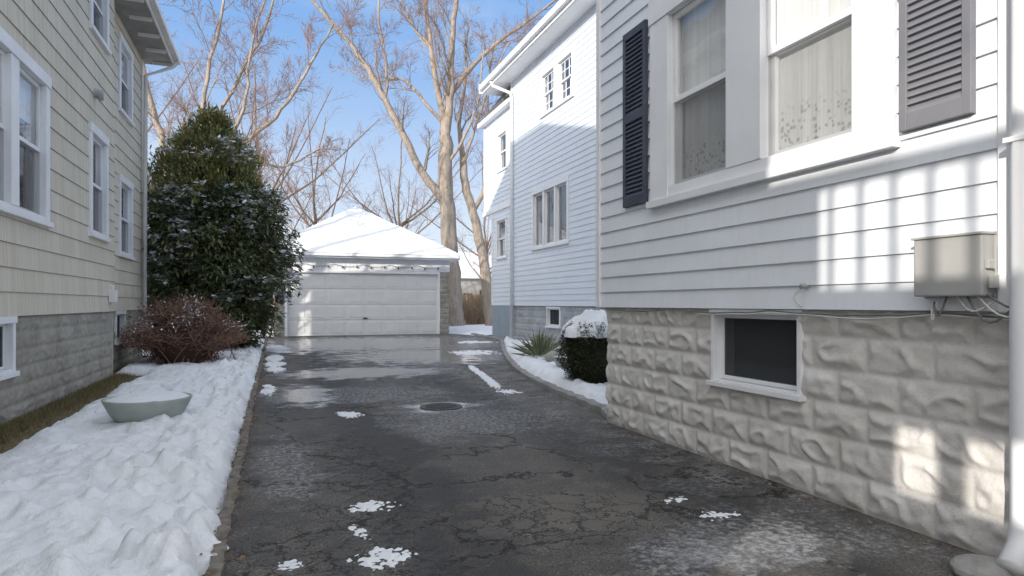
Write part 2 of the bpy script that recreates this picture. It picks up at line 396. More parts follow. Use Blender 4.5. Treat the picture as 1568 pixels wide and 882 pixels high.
for i in range(n+1):
    y=5.9-(5.9-1.95)*i/n; pts.append(Vector((3.105,y,1.165-.012-.02*abs(math.sin(y*2.7))-.006*nz(y*5,1))))
A.tube(pts,[.005]*len(pts),6,0)
pts=[Vector((p.x-.008,p.y,p.z-.012-.014*nz(p.y*2,9))) for p in pts if p.y<4.3]; A.tube(pts,[.004]*len(pts),6,1)
pts=[Vector((3.09,3.20,1.30-.12*t+.0)) + Vector((-.02*math.sin(t*3.1),.05*math.sin(t*3.1),0)) for t in [i/10 for i in range(11)]]; A.tube(pts,[.006]*11,6,1)
A.out('utility_cables',[m_cable,m_cablew],hA,True)
A=Acc(); A.tube([Vector((3.12,3.2,1.31)),Vector((3.08,3.2,1.31))],[.016,.016],10,cap=True); A.tube([Vector((3.08,3.2,1.31)),Vector((3.075,3.2,1.295))],[.012,.010],8,cap=True); A.out('hose_bib',m_box,hA,True)
bpy.ops.mesh.primitive_ico_sphere_add(subdivisions=3,radius=.13,location=(2.95,1.98,.02)); o=C.object; o.name='splash_block_rock'; o.scale=(1.1,1,.5); o.data.materials.append(m_conc)
for v in o.data.vertices: v.co*=1+.25*noise.noise(v.co*9)

# ================================================================== LEFT HOUSE
hL=empty('cream_shingle_house',(-6.5,7.4,0))
PL=PX(-2.53,1); PL2=PX(-2.70,1)
H=[]
H.append(window(PL,6.95,9.15,2.10,3.88,hL,cas=.14,units=2,mull=.22,casing_mat=m_trim,sillh=.06,name='double_window',screen=True,blind=.3))
H.append(window(PL,10.97,12.06,2.18,3.84,hL,cas=.13,sillh=.06,name='sash_window',screen=True,blind=.35))
H.append(window(PL,11.0,12.1,5.2,6.38,hL,cas=.12,sillh=.06,name='upper_window',screen=True))
siding('shingle_wall',PL,-1.0,12.6,1.07,6.5,.25,.012,m_shing,hL,H)
H2=[window(PL2,13.75,14.95,2.07,3.6,hL,cas=.13,sillh=.06,name='side_window',screen=True),window(PL2,13.75,14.95,4.75,6.2,hL,cas=.13,sillh=.06,name='upper_side_window',screen=True,blind=.4)]
siding('shingle_wall_rear',PL2,12.6,16.1,1.07,6.5,.25,.012,m_shing,hL,H2)
PLf=PX(-2.56,1); PL2f=PX(-2.73,1)
window(PLf,7.35,8.15,.45,1.07,hL,cas=.07,rail=False,sillh=.05,name='basement_window',sw=.03,dscreen=True)
window(PL2f,13.6,14.4,.45,1.07,hL,cas=.07,rail=False,sillh=.05,name='basement_side_window',sw=.03,dscreen=True)
rockwall('block_foundation',PLf,-1.0,12.52,-.05,1.09,m_stL,hL,[(7.4,8.1,.5,1.02)],du=.03,dz=.019,amp=.03,seed=50,course=.19)
rockwall('block_foundation_rear',PL2f,12.5,16.0,-.05,1.09,m_stL,hL,[(13.65,14.35,.5,1.02)],du=.03,dz=.019,amp=.03,seed=90,course=.19)
A=Acc(); A.box(bx,-10.5,-2.9,-.1,6.5,-.98,12.58); A.box(bx,-10.5,-3.0,-.1,6.49,12.3,16.08)
A.quad((-2.53,12.6,1.07),(-2.95,12.6,1.07),(-2.95,12.6,6.5),(-2.53,12.6,6.5))
A.quad((-2.53,12.53,-.05),(-2.95,12.53,-.05),(-2.95,12.53,1.07),(-2.53,12.53,1.07))
A.quad((-2.53,-1.0,0),(-3.0,-1.0,0),(-3.0,-1.0,6.5),(-2.53,-1.0,6.5)); A.quad((-2.7,16.09,0),(-3.1,16.09,0),(-3.1,16.09,6.5),(-2.7,16.09,6.5))
A.out('house_body',m_shing,hL)
z0=6.55; e=[(-2.1,-1.4,z0),(-10.9,-1.4,z0),(-10.9,16.3,z0),(-2.1,16.3,z0),(-6.5,6,11.5),(-6.5,8.5,11.5)]
mesh('hip_roof',[(x,y,z+.14 if z<7 else z) for x,y,z in e],[(0,1,4),(1,2,5,4),(2,3,5),(3,0,4,5)],m_roof,hL)
mesh('soffit',[(-2.12,-1.38,6.5),(-10.88,-1.38,6.5),(-10.88,16.28,6.5),(-2.12,16.28,6.5)],[(0,1,2,3)],m_soffd,hL)
A=Acc(); A.box(bx,-2.12,-2.09,6.49,6.68,-1.4,16.3); A.box(bx,-2.088,-1.98,6.56,6.67,-1.4,16.32); A.box(bx,-10.9,-2.12,6.49,6.68,16.28,16.31)
for i in range(22):
    y=-1.1+i*.82; A.box(bx,-2.5,-2.13,6.44,6.495,y,y+.05)
A.out('fascia_gutter',m_trimcream,hL,bevel=.006)
A=Acc(); A.box(PL2,15.98,16.1,1.07,6.48,0,.025); A.out('corner_board',m_trimcream,hL)
downspout([(-2.0,16.1,6.55),(-2.1,16.05,6.4),(-2.6,15.9,6.1),(-2.62,15.9,.2)],hL,m_trimcream,.04)
A=Acc(); A.tube([Vector((-2.53,11.3,4.35)),Vector((-2.42,11.3,4.33))],[.07,.07],12,cap=True); A.tube([Vector((-2.46,11.3,4.38)),Vector((-2.44,11.3,4.25))],[.04,.04],8,cap=True); A.out('wall_vent',m_box,hL,True)
A=Acc(); A.box(PL,12.2,12.38,1.22,1.42,.01,.1); A.box(PL,12.25,12.33,1.42,1.5,.01,.06); A.out('outlet_box',m_trimcream,hL,bevel=.01)
# unseen porch: deck rail inferred; boarded wall added, openings shaped for sun patches
A=Acc()
A.box(bx,-3.3,-2.53,3.3,3.5,-4.6,-1.03); A.box(bx,-3.3,-2.53,.9,1.05,-4.6,-1.03)
A.box(bx,-2.63,-2.53,0,1.58,-4.6,-1.03)
A.box(bx,-2.63,-2.53,1.58,2.08,-4.6,-1.80); A.box(bx,-2.62,-2.54,1.58,2.08,-1.08,-1.03)
A.box(bx,-2.63,-2.53,2.08,2.42,-4.6,-1.03)
A.box(bx,-2.63,-2.53,2.42,2.80,-1.95,-1.03); A.box(bx,-2.63,-2.53,2.42,2.80,-4.6,-2.75); A.box(bx,-2.62,-2.54,2.42,2.80,-2.34,-2.24)
A.box(bx,-2.63,-2.53,2.80,3.3,-4.6,-1.03)
A.box(bx,-2.63,-2.53,3.5,4.12,-1.43,-1.03)
A.box(bx,-2.60,-2.53,4.12,4.2,-4.6,-1.03)
y=-1.55
while y>-4.6: A.box(bx,-2.58,-2.55,3.5,4.12,y,y+.03); y-=.21
A.box(bx,-2.65,-2.51,3.5,4.35,-4.6,-4.5)
A.out('porch_rail_sun_blocker',m_deck,hL)

# ================================================================== HOUSE B
hB=empty('two_storey_rear_house',(11,17,0))
PB=PX(7.0,-1); PB2=PX(7.2,-1)
HB=[window(PB,15.0,17.5,2.72,4.42,hB,cas=.11,units=3,mull=.1,rail=False,sillh=.06,name='triple_casement'),
    window(PB,14.7,16.85,6.35,7.6,hB,cas=.12,units=2,mull=.3,rail=True,sillh=.06,name='upper_window',grid=(3,2))]
siding('siding_wall',PB,10.5,19.27,1.14,8.15,.15,.014,m_sideB,hB,HB)
HB2=[window(PB2,20.2,21.2,5.65,7.0,hB,cas=.09,sillh=.05,name='rear_upper_window'),window(PB2,20.25,21.3,2.7,4.1,hB,cas=.09,sillh=.05,name='rear_window')]
siding('siding_wall_rear',PB2,19.27,22.7,4.5,7.6,.15,.014,m_sideB,hB,[HB2[0]])
siding('siding_wall_rear_lower',PB2,19.27,21.8,1.14,4.36,.15,.014,m_sideB,hB,[HB2[1]])
PBf=PX(7.04,-1)
window(PBf,15.6,16.5,.55,1.12,hB,cas=.05,rail=False,sillh=.04,name='basement_window',sw=.03,dscreen=True)
rockwall('block_foundation',PBf,10.5,19.2,0,1.16,m_stB,hB,[(15.65,16.45,.6,1.08)],du=.04,dz=.02,amp=.035,seed=20)
A=Acc(); A.box(bx,7.3,16,0,1.13,10.5,19.2); A.box(bx,7.3,16,1.14,8.15,10.5,19.25); A.box(bx,7.45,16,4.45,7.6,19.2,22.68); A.box(bx,7.45,16,0,4.45,19.2,21.78)
A.box(bx,7.22,7.45,4.45,7.6,22.6,22.68); A.box(bx,7.22,7.45,0,4.45,21.7,21.78); A.out('house_body',m_sideB,hB)
A=Acc(); A.box(PB2,19.27,21.75,0,1.13,-.05,.02); A.out('rear_base',m_blue,hB)
A=Acc(); A.box(PB,19.17,19.29,1.14,8.15,-.3,.03); A.box(PB2,22.62,22.72,4.4,7.6,-.05,.03); A.box(PB2,21.72,21.82,1.14,4.36,-.05,.03)
A.box(PB2,19.3,22.78,4.36,4.5,-.05,.05); A.box(PB2,19.3,22.9,7.6,7.75,-.05,.22)
A.out('corner_trim',m_trim,hB,bevel=.005)
A=Acc(); A.box(bx,6.45,6.48,8.13,8.42,10,20.6); A.box(bx,6.34,6.448,8.22,8.38,10,20.62); A.box(bx,6.48,16.5,8.12,8.15,10,20.6); A.box(bx,6.34,16.5,8.13,8.42,20.6,20.63)
A.out('fascia_gutter',m_trim,hB,bevel=.006)
e=[(6.4,10,8.42),(16.6,10,8.42),(16.6,20.65,8.42),(6.4,20.65,8.42),(11.5,15,11),(11.5,15.6,11)]
mesh('hip_roof',e,[(0,1,4),(1,2,5,4),(2,3,5),(3,0,4,5)],m_roof,hB)
e=[(7.0,19.3,7.75),(16,19.3,7.75),(16,22.95,7.75),(7.0,22.95,7.75),(7.0,19.3,8.1),(16,19.3,8.1)]
mesh('rear_roof',e,[(3,2,5,4),(0,3,4),(0,1,2,3)],m_roof,hB)
downspout([(6.4,19.6,8.25),(6.45,19.5,8.05),(6.9,19.1,7.75),(6.92,19.05,7.6),(6.92,19.05,.15)],hB,m_trim,.05)

# ================================================================== GARAGE
g=empty('detached_garage',(3.3,28.6,0))
PG=PYn(25.4)
A=Acc(); A.box(bx,.0,6.55,0,3.0,25.62,31.8)
A.out('garage_body',m_doorw,g)
for u0,u1,s in ((0.0,.36,1),(6.19,6.55,2)):
    rockwall('stone_pier',PG,u0,u1,0,2.45,m_stL,g,du=.03,dz=.02,amp=.06,seed=s*31,bl=.36)
    A=Acc(); A.box(bx,u0+.01,u1-.01,0,2.45,25.41,25.62); A.out('pier_core',m_stL,g)
rockwall('side_wall',PX(6.55,1),25.4,31.8,0,3.0,m_stL,g,du=.08,dz=.04,amp=.05,seed=8)
rockwall('side_wall_left',PX(0.0,-1),25.4,31.8,0,3.0,m_stL,g,du=.08,dz=.04,amp=.05,seed=9)
A=Acc(); A.box(PG,-.02,6.57,2.45,2.92,-.2,.015)
for i in range(44): A.box(PG,.0+i*.15,.135+i*.15,2.47,2.90,.015,.026)
A.box(PG,.36,6.19,2.36,2.45,-.1,.03); A.box(PG,.36,.45,0,2.36,-.15,.02); A.box(PG,6.10,6.19,0,2.36,-.15,.02)
A.out('frieze_trim',m_trim,g,bevel=.003)
A=Acc(); rows=4; cols=8; w=(6.10-.45)/cols; hh=2.36/rows
for r in range(rows):
    A.box(PG,.45,6.10,r*hh+.006,(r+1)*hh-.006,-.14,-.10)
    for c_ in range(cols):
        u=.45+c_*w; A.box(PG,u+.09,u+w-.09,r*hh+.09,(r+1)*hh-.09,-.10,-.088)
A.box(PG,.45,6.10,0,.03,-.15,-.095)
A.out('garage_door',m_doorw,g,bevel=.008)
A=Acc(); A.box(PG,3.2,3.36,.62,.67,-.085,-.05); A.out('door_handle',m_dark,g)
A=Acc()
for (a,b,cc,d) in ((-.35,6.9,24.98,25.02),(-.35,6.9,32.16,32.2),(-.35,-.31,25.02,32.16),(6.86,6.9,25.02,32.16)): A.box(bx,a,b,2.92,3.10,cc,d)
A.box(bx,-.31,6.86,2.915,2.94,25.02,32.16); A.box(bx,-.3,6.85,2.98,3.07,24.88,24.978)
A.out('eaves_gutter',m_trim,g,bevel=.005)
V=[];F=[];nx=72;ny=72
for j in range(ny+1):
    for i in range(nx+1):
        x=-.38+(7.3)*i/nx; y=24.9+7.35*j/ny; e=min(i/nx*7.3,(1-i/nx)*7.3,j/ny*7.35,(1-j/ny)*7.35)
        z=3.13+.60*e+.05*sstep(0,.15,e)+.03*nz(x,y,0,1.3)+.012*nz(x,y,0,5)
        if e<.01: z=3.09
        V.append((x,y,z))
for j in range(ny):
    for i in range(nx):
        a=j*(nx+1)+i; F.append((a,a+1,a+nx+2,a+nx+1))
mesh('snowy_hip_roof',V,F,m_roofsnow,g,True)
A=Acc(); pts=[]
for i in range(85):
    u=.1+6.3*i/84; ph=(u*.95)%1; pts.append(Vector((u,25.32,2.70-.10*4*ph*(1-ph))))
A.tube(pts,[.008]*len(pts),4)
for i in range(3,85,7):
    p=pts[i]; A.tube([p,p+Vector((0,0,-.03)),p+Vector((0,0,-.07)),p+Vector((0,0,-.09))],[.012,.026,.030,.01],8)
A.out('string_lights',m_bulb,g,True)

# ================================================================== GROUND / DRIVEWAY
mesh('ground',[(-250,-250,-.03),(250,-250,-.03),(250,250,-.03),(-250,250,-.03)],[(0,1,2,3)],m_ground)
curve=[(3.2,-12),(3.2,5.9),(3.36,6.4),(3.46,7.2),(3.55,8.2),(3.72,9.4),(4.05,11),(4.6,13),(5.35,15.5),(6.2,18),(6.85,20),(7.1,22),(7.1,24.2),(6.6,25.45)]
V=[];F=[]
for (x,y) in curve: V+= [(-.24,y,0),(x,y,0)]
for i in range(len(curve)-1): F.append((2*i,2*i+1,2*i+3,2*i+2))
mesh('asphalt_driveway',V,F,m_asph)
def curbline(name,pts,w,h,mat,step=.05):
    P=[]
    for a,b in zip(pts[:-1],pts[1:]):
        a=Vector((*a,0));b=Vector((*b,0)); n=max(1,int((b-a).length/step))
        for i in range(n): P.append(a.lerp(b,i/n))
    V=[];F=[]
    for i,p in enumerate(P):
        q=P[min(i+1,len(P)-1)]-P[max(i-1,0)]; q.normalize(); s=Vector((q.y,-q.x,0))
        j=.018*nz(p.x*3,p.y*4,7)+.014*nz(p.x*15,p.y*15,2); hz=h+.02*nz(p.x*4,p.y*5,1)+.014*nz(p.y*22,3)
        a=p+s*j; sg=1 if w>0 else -1
        V+=[tuple(a+Vector((0,0,-.02))),tuple(a+Vector((0,0,hz*.8))),tuple(a+s*.02*sg+Vector((0,0,hz))),tuple(a+s*w+Vector((0,0,hz))),tuple(a+s*w+Vector((0,0,-.02)))]
    for i in range(len(P)-1):
        for k in range(4): a=5*i+k; F.append((a,a+1,a+6,a+5))
    mesh(name,V,F,mat)
curbline('curb',[(-.22,-3),(-.22,25.3)],-.06,.028,m_curb,.03)
curbline('curb',curve[1:13],.10,.07,m_conc,.05)

def grid_surface(name,xs,ys,fz,mat,cull=-.02,parent=None):
    V=[(x,y,fz(x,y)) for y in ys for x in xs]; n=len(xs); F=[]
    for j in range(len(ys)-1):
        for i in range(n-1):
            a=j*n+i; q=(a,a+1,a+n+1,a+n)
            if max(V[k][2] for k in q)>cull: F.append(q)
    used=sorted({k for f in F for k in f}); mp={k:i for i,k in enumerate(used)}
    return mesh(name,[V[k] for k in used],[tuple(mp[k] for k in f) for f in F],mat,parent,True)
steps=[(-1.45+.16*(i%2)+.05*math.sin(i*3.7),2.2+.62*i) for i in range(14)]
def bank(x,y):
    ed=-.25+.07*nz(x,y,0,2.2)+.09*nz(x,y,5,7)
    ew=-2.12+.10*nz(x,y,3,1.1)+.06*nz(x,y,9,6) + (-.5 if y>12.7 else 0)
    m=sstep(0,.16,ed-x)*sstep(0,.20,x-ew)
    chunk=max(0,nz(x,y,11,6.5))*.9+max(0,nz(x,y,17,13))*.6
    lumpy=sstep(-1.5,-.6,x)*.75+.26
    h=.10+.05*nz(x,y,1,.8)+.04*nz(x,y,2,2.6)+.13*chunk*lumpy+.020*nz(x,y,4,22)
    tr=math.exp(-((x+1.95+.06*math.sin(y*2.1))/.11)**2); h-=.05*tr
    if y<11:
        for (sx,sy) in steps:
            d=((x-sx)/.065)**2+((y-sy)/.15)**2
            if d<6: h-=.055*math.exp(-d*d*.6); h+=.012*math.exp(-((d-2.2)/.7)**2)
    return -.05+m*(h+.05)
xs=[-2.75+.026*i for i in range(101)]
ys=[];y=-3.0
while y<25.2:
    ys.append(y); y+= .026 if 1.5<y<9 else (.06 if y<15 and y>0 else .12)
grid_surface('snow_bank',xs,ys,bank,m_snow,-.03)
def bankr(x,y):
    cx=3.2
    for (x0,y0),(x1,y1) in zip(curve[:-1],curve[1:]):
        if y0<=y<=y1: cx=x0+(x1-x0)*(y-y0)/(y1-y0)
    m=sstep(.06,.30,x-cx-.06*nz(x,y,0,4)-.03*nz(x,y,0,11))
    if y<5.9: m=0
    m*=sstep(0,.25,7.0-x+.1*nz(x,y,1,2)) if y<19.3 else 1
    h=.12+.05*nz(x,y,1,1.2)+.05*nz(x,y,2,4)+.06*max(0,nz(x,y,4,8))
    return -.05+m*(h+.05)
grid_surface('snow_bank',[3.2+.05*i for i in range(80)],[5.8+.06*i for i in range(240)],bankr,m_snow,-.03)
def backsnow(x,y): return -.02+.10*sstep(0,.6,x-6.9+.2*nz(x,y,0,2))+.05*nz(x,y,0,.6)
grid_surface('snow_field',[6.6+.25*i for i in range(60)],[22.8+.25*i for i in range(50)],backsnow,m_snow,-.03)
grid_surface('snow_field',[-12+.25*i for i in range(47)],[17+.25*i for i in range(60)],lambda x,y:-.01+.05*nz(x,y,0,.6)+.03,m_snow,-.03)

A=Acc()
def patch(cx,cy,rx,ry,h=.018,ang=0,seed=0,step=None):
    step=step or max(.007,min(rx,ry)/30); nx=int(rx*3/step); ny=int(ry*3/step); idx={}
    ca,sa=math.cos(ang),math.sin(ang)
    def P(i,j):
        if (i,j) in idx: return idx[(i,j)]
        u=-1.5*rx+i*step; v=-1.5*ry+j*step; x=cx+u*ca-v*sa; y=cy+u*sa+v*ca
        rr=(u/rx)**2+(v/ry)**2; q=.75-rr+1.9*nz(x,y,seed,2.2/max(rx,ry))+1.6*nz(x,y,seed+5,8/max(.12,min(rx,ry)*2))+.8*nz(x,y,seed,55)+.5*nz(x,y,seed,110)
        z=h*max(-.6,min(q,1.0)) +.002*nz(x,y,2,80)
        A.V.append((x,y,z)); idx[(i,j)]=(len(A.V)-1,z); return idx[(i,j)]
    for i in range(nx):
        for j in range(ny):
            q=[P(i,j),P(i+1,j),P(i+1,j+1),P(i,j+1)]
            if max(k[1] for k in q)>0: A.F.append(tuple(k[0] for k in q)); A.M.append(0)
for a in ((.545,3.92,.11,.10,.009,.4),(.48,3.10,.12,.10,.009,.2),(.07,3.17,.05,.05,.007,0),(.76,7.2,.10,.2,.014,.3),
          (2.36,3.09,.10,.06,.006,0),(2.30,3.41,.07,.04,.005,.3),(3.25,10.3,.07,1.6,.014,-.17),(3.0,8.4,.11,.2,.012,0),
          (4.6,15.4,.5,.6,.016,0),(0.0,14,.16,1.8,.016,0),(.05,18.5,.25,1.5,.016,.1),
          (5.9,19.5,.5,.5,.016,0),(-.08,9.6,.08,.5,.012,0),(.42,3.5,.03,.12,.005,.3)): patch(*a,seed=R.random()*50)
A.out('snow_patches',m_snow,None,True)
A=Acc(); c0=Vector((1.82,7.4,0))
A.tube([c0+Vector((0,0,-.02)),c0+Vector((0,0,.012))],[.25,.245],36,cap=True)
A.tube([c0+Vector((0,0,.004)),c0+Vector((0,0,.019))],[.19,.185],36,cap=True)
for k in range(-4,5):
    hw=math.sqrt(.17**2-(k*.038)**2); A.box(bx,1.82-hw,1.82+hw,.0195,.025,7.4+k*.038-.009,7.4+k*.038+.009)
A.out('drain_cover',m_iron)

# dead leaves and grit along the driveway edges
A=Acc()
for i in range(1200):
    if R.random()<.8: x=-.22+abs(R.gauss(0,.05))*(1 if R.random()<.6 else -1.2); y=R.uniform(1.5,14); z=.012 if x>-.2 else .045
    elif R.random()<.25: x=R.uniform(-2.0,-.3); y=R.uniform(2,11); z=bank(x,y)+.004
    else: x=3.12-abs(R.gauss(0,.10)); y=R.uniform(1.8,5.8); z=.012
    a=R.uniform(0,6.28); s=R.uniform(.004,.015); dx,dy=math.cos(a)*s,math.sin(a)*s; t=R.uniform(-.006,.008)
    A.quad((x-dx,y-dy,z),(x+dy*.5,y-dx*.5,z+t),(x+dx,y+dy,z+.003),(x-dy*.5,y+dx*.5,z-t+.003))
A.out('leaf_litter',m_litter)
A=Acc()
for i in range(14000):
    y=R.uniform(2,13) ; x=-2.53+abs(R.gauss(0,.16))
    if x>-2.05: continue
    a=R.uniform(0,6.28); hh=R.uniform(.02,.075); w=.004; dx=math.cos(a)*w;dy=math.sin(a)*w; lx=R.gauss(0,.025); ly=R.gauss(0,.025)
    n=len(A.V); A.V+=[(x-dx,y-dy,-.03),(x+dx,y+dy,-.03),(x+lx,y+ly,hh-.02)]; A.F.append((n,n+1,n+2)); A.M.append(0)
A.out('grass_strip',leafm('winter_grass',(.16,.135,.06),(.25,.20,.11),8,.8))

# ================================================================== planters, rock
def bowl(name,x,y,z,r,h,parent=None):
    e=empty(name,(x,y,z)); A=Acc()
    prof=[(0,0),(r*.60,0),(r*.66,.012),(r*.84,h*.45),(r*.95,h*.8),(r,h*.97),(r,h),(r*.93,h),(r*.90,h*.82),(0,h*.8)]
    n=40
    for (pr,pz) in prof:
        for k in range(n): a=2*math.pi*k/n; A.V.append((x+pr*math.cos(a),y+pr*math.sin(a),z+pz))
    for i in range(len(prof)-1):
        for k in range(n): A.F.append((i*n+k,i*n+(k+1)%n,(i+1)*n+(k+1)%n,(i+1)*n+k)); A.M.append(0)
    A.out('bowl',m_planter,e,True)
    B=Acc(); q=14
    for i in range(q+1):
        rr=r*.93*i/q
        for k in range(n):
            a=2*math.pi*k/n; B.V.append((x+rr*math.cos(a),y+rr*math.sin(a),z+h*.97+(.24*h*(1-(i/q)**2))+.02*nz(rr*math.cos(a),rr*math.sin(a),x,7)))
    for i in range(q):
        for k in range(n): B.F.append((i*n+k,i*n+(k+1)%n,(i+1)*n+(k+1)%n,(i+1)*n+k)); B.M.append(0)
    B.out('snow_fill',m_snow,e,True)
bowl('concrete_planter_bowl',-1.14,7.1,.05,.385,.25)
bowl('concrete_planter_bowl',4.62,9.9,.12,.28,.2)
bpy.ops.mesh.primitive_ico_sphere_add(subdivisions=4,radius=.13,location=(4.9,11.2,.2)); o=C.object; o.name='garden_rock'; o.scale=(1.2,1,.9); o.data.materials.append(m_stone)
for v in o.data.vertices: v.co*=1+.3*noise.noise(v.co*9)

# ================================================================== foliage
def leaf(A,p,d,L,W,m,droop=.0):
    d=d.normalized(); s=d.cross(Vector((0,0,1)))
    if s.length<.05: s=Vector((1,0,0))
    s.normalize(); s=(s+Vector((R.gauss(0,.35),R.gauss(0,.35),R.gauss(0,.35)))).normalized()
    n=len(A.V); mid=p+d*L*.5; tip=p+d*L+Vector((0,0,-droop*L))
    A.V+=[tuple(p),tuple(mid+s*W),tuple(tip),tuple(mid-s*W)]; A.F.append((n,n+1,n+2,n+3)); A.M.append(m)
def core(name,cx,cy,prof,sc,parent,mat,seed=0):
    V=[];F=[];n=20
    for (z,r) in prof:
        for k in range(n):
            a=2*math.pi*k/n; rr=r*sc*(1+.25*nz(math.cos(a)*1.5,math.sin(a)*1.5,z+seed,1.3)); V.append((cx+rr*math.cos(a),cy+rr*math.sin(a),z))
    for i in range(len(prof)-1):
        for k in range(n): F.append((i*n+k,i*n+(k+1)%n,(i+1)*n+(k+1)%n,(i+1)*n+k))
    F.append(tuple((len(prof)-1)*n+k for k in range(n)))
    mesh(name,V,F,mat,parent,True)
def interp(prof,z):
    for (a,ra),(b,rb) in zip(prof[:-1],prof[1:]):
        if a<=z<=b: return ra+(rb-ra)*(z-a)/(b-a)
    return 0
prof=[(.1,.8),(.5,1.15),(1,1.4),(2,1.68),(3,1.68),(3.7,1.50),(4.2,1.24),(4.6,.98),(5,.72),(5.4,.44),(5.9,.10)]
ev=empty('evergreen_tree',(-1.43,17.5,0)); ex,ey=-1.43,17.5
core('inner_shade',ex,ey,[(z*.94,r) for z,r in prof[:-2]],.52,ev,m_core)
A=Acc()
cl=[]
for i in range(4000):
    z=R.uniform(.15,5.85); rp=interp(prof,z)
    if R.random()>(rp/1.66)*.9+.12: continue
    a=R.uniform(0,2*math.pi); lob=1+.36*nz(math.cos(a)*2,math.sin(a)*2,z*.9,1.2)+.34*nz(math.cos(a)*4,math.sin(a)*4,z*2.2)
    cl.append((a,z,rp*lob*R.uniform(.66,1.04)))
for a,z,r in cl:
    out=Vector((math.cos(a),math.sin(a),0)); c0=Vector((ex,ey,z))+out*r
    top=z>3.7+.9*nz(a,z,3); yl=(R.random()<(.8 if top else .25))
    sn=(nz(c0.x,c0.y,c0.z,1.1)+.3*nz(c0.x,c0.y,c0.z,4))> (-.06 if 1.2<z<3.9 else .28) and R.random()<.75
    for k in range(13 if not top else 19):
        p=c0+Vector((R.gauss(0,.09),R.gauss(0,.09),R.gauss(0,.08)))
        if top: leaf(A,p,out*.5+Vector((R.gauss(0,.4),R.gauss(0,.4),R.uniform(-.1,1.1))),R.uniform(.08,.18),.022,1 if yl else 0)
        else: leaf(A,p,out*.8+Vector((R.gauss(0,.7),R.gauss(0,.7),R.uniform(-1.0,.35))),R.uniform(.12,.19),.030,1 if yl and R.random()<.6 else 0,.15)
    if sn:
        for k in range(R.randint(4,12)):
            p=c0+out*.09+Vector((R.gauss(0,.06),R.gauss(0,.06),.06+R.uniform(0,.05)))
            leaf(A,p,out*.8+Vector((R.gauss(0,.8),R.gauss(0,.8),R.uniform(-.25,.3))),R.uniform(.08,.15),.048,2)
A.out('leaves',[m_leafd,m_leafy,m_snow],ev)
A=Acc()
for i in range(9):
    a=R.uniform(0,6.28); A.tube([Vector((ex+.2*math.cos(a),ey+.2*math.sin(a),0)),Vector((ex+.5*math.cos(a),ey+.5*math.sin(a),1.2)),Vector((ex+.7*math.cos(a),ey+.7*math.sin(a),2.6))],[.06,.045,.02],6)
A.out('stems',m_bark2,ev)

bb=empty('barberry_bush',(-1.62,14.0,0)); A=Acc(); bx0,by0=-1.62,14.0
for i in range(420):
    a=R.uniform(0,6.28); rr=math.sqrt(R.random()); tx=bx0+1.12*rr*math.cos(a); ty=by0+.9*rr*math.sin(a); th=(1.28+.1*nz(tx,ty,0,2))*(1-.6*rr**2.2)*R.uniform(.8,1.05)
    b=Vector((bx0+R.gauss(0,.25),by0+R.gauss(0,.2),0)); t=Vector((tx,ty,th)); c=Vector(((b.x+t.x)/2-.1*math.cos(a),(b.y+t.y)/2,th*.75))
    pts=[b.lerp(c,s).lerp(c.lerp(t,s),s) for s in (0,.2,.4,.6,.8,1)]; A.tube(pts,[.012,.010,.008,.006,.004,.003],4,0)
    for s in range(2,6):
        for _ in range(2):
            q=pts[s]; d=Vector((R.gauss(0,.5),R.gauss(0,.5),R.uniform(-.1,.9))).normalized(); A.tube([q,q+d*.12,q+d*.22+Vector((0,0,-.02))],[.004,.003,.002],3,0)
        for _ in range(7):
            q=pts[s]+Vector((R.gauss(0,.08),R.gauss(0,.08),R.gauss(0,.08))); sn=(nz(q.x,q.y,0,2.3)>.12 and q.z>.7 and R.random()<.5)
            leaf(A,q,Vector((R.gauss(0,1),R.gauss(0,1),R.gauss(0,.6))),R.uniform(.03,.06)*(1.5 if sn else 1),.014,2 if sn else 1)
A.out('twigs_and_leaves',[m_twigr,m_leafr,m_snow],bb)
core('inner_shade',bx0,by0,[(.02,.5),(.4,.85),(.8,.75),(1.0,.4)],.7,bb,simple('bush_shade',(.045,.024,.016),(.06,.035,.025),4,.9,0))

bw=empty('snow_capped_boxwood',(4.36,8.3,0)); prof2=[(.1,.42),(.4,.56),(.7,.54),(.9,.44),(1.0,.30)]
core('inner_shade',4.36,8.3,prof2,.86,bw,m_core); A=Acc()
for i in range(10000):
    z=R.uniform(.1,.94); a=R.uniform(0,6.28); r=interp(prof2,z)*(1+.12*nz(math.cos(a)*2,math.sin(a)*2,z*3))*R.uniform(.84,1.05)
    o_=Vector((math.cos(a),math.sin(a),0)); leaf(A,Vector((4.36,8.3,z))+o_*r,o_+Vector((R.gauss(0,.6),R.gauss(0,.6),R.gauss(-.15,.5))),R.uniform(.03,.05),.011,0)
A.out('leaves',m_leafb,bw)
V=[];F=[];n=44;q=18
for i in range(q+1):
    for k in range(n):
        a=2*math.pi*k/n; rr=.55*i/q*(1+.20*nz(math.cos(a)*1.5,math.sin(a)*1.5,2,2)); x=4.36+rr*math.cos(a); y=8.3+rr*math.sin(a)
        z=1.10-.28*(i/q)**2+.07*nz(x,y,4,5)+.03*nz(x,y,4,14)-(.07 if i==q else 0)
        V.append((x,y,z))
for i in range(q):
    for k in range(n): F.append((i*n+k,i*n+(k+1)%n,(i+1)*n+(k+1)%n,(i+1)*n+k))
mesh('snow_cap',V,F,m_snow,bw,True)
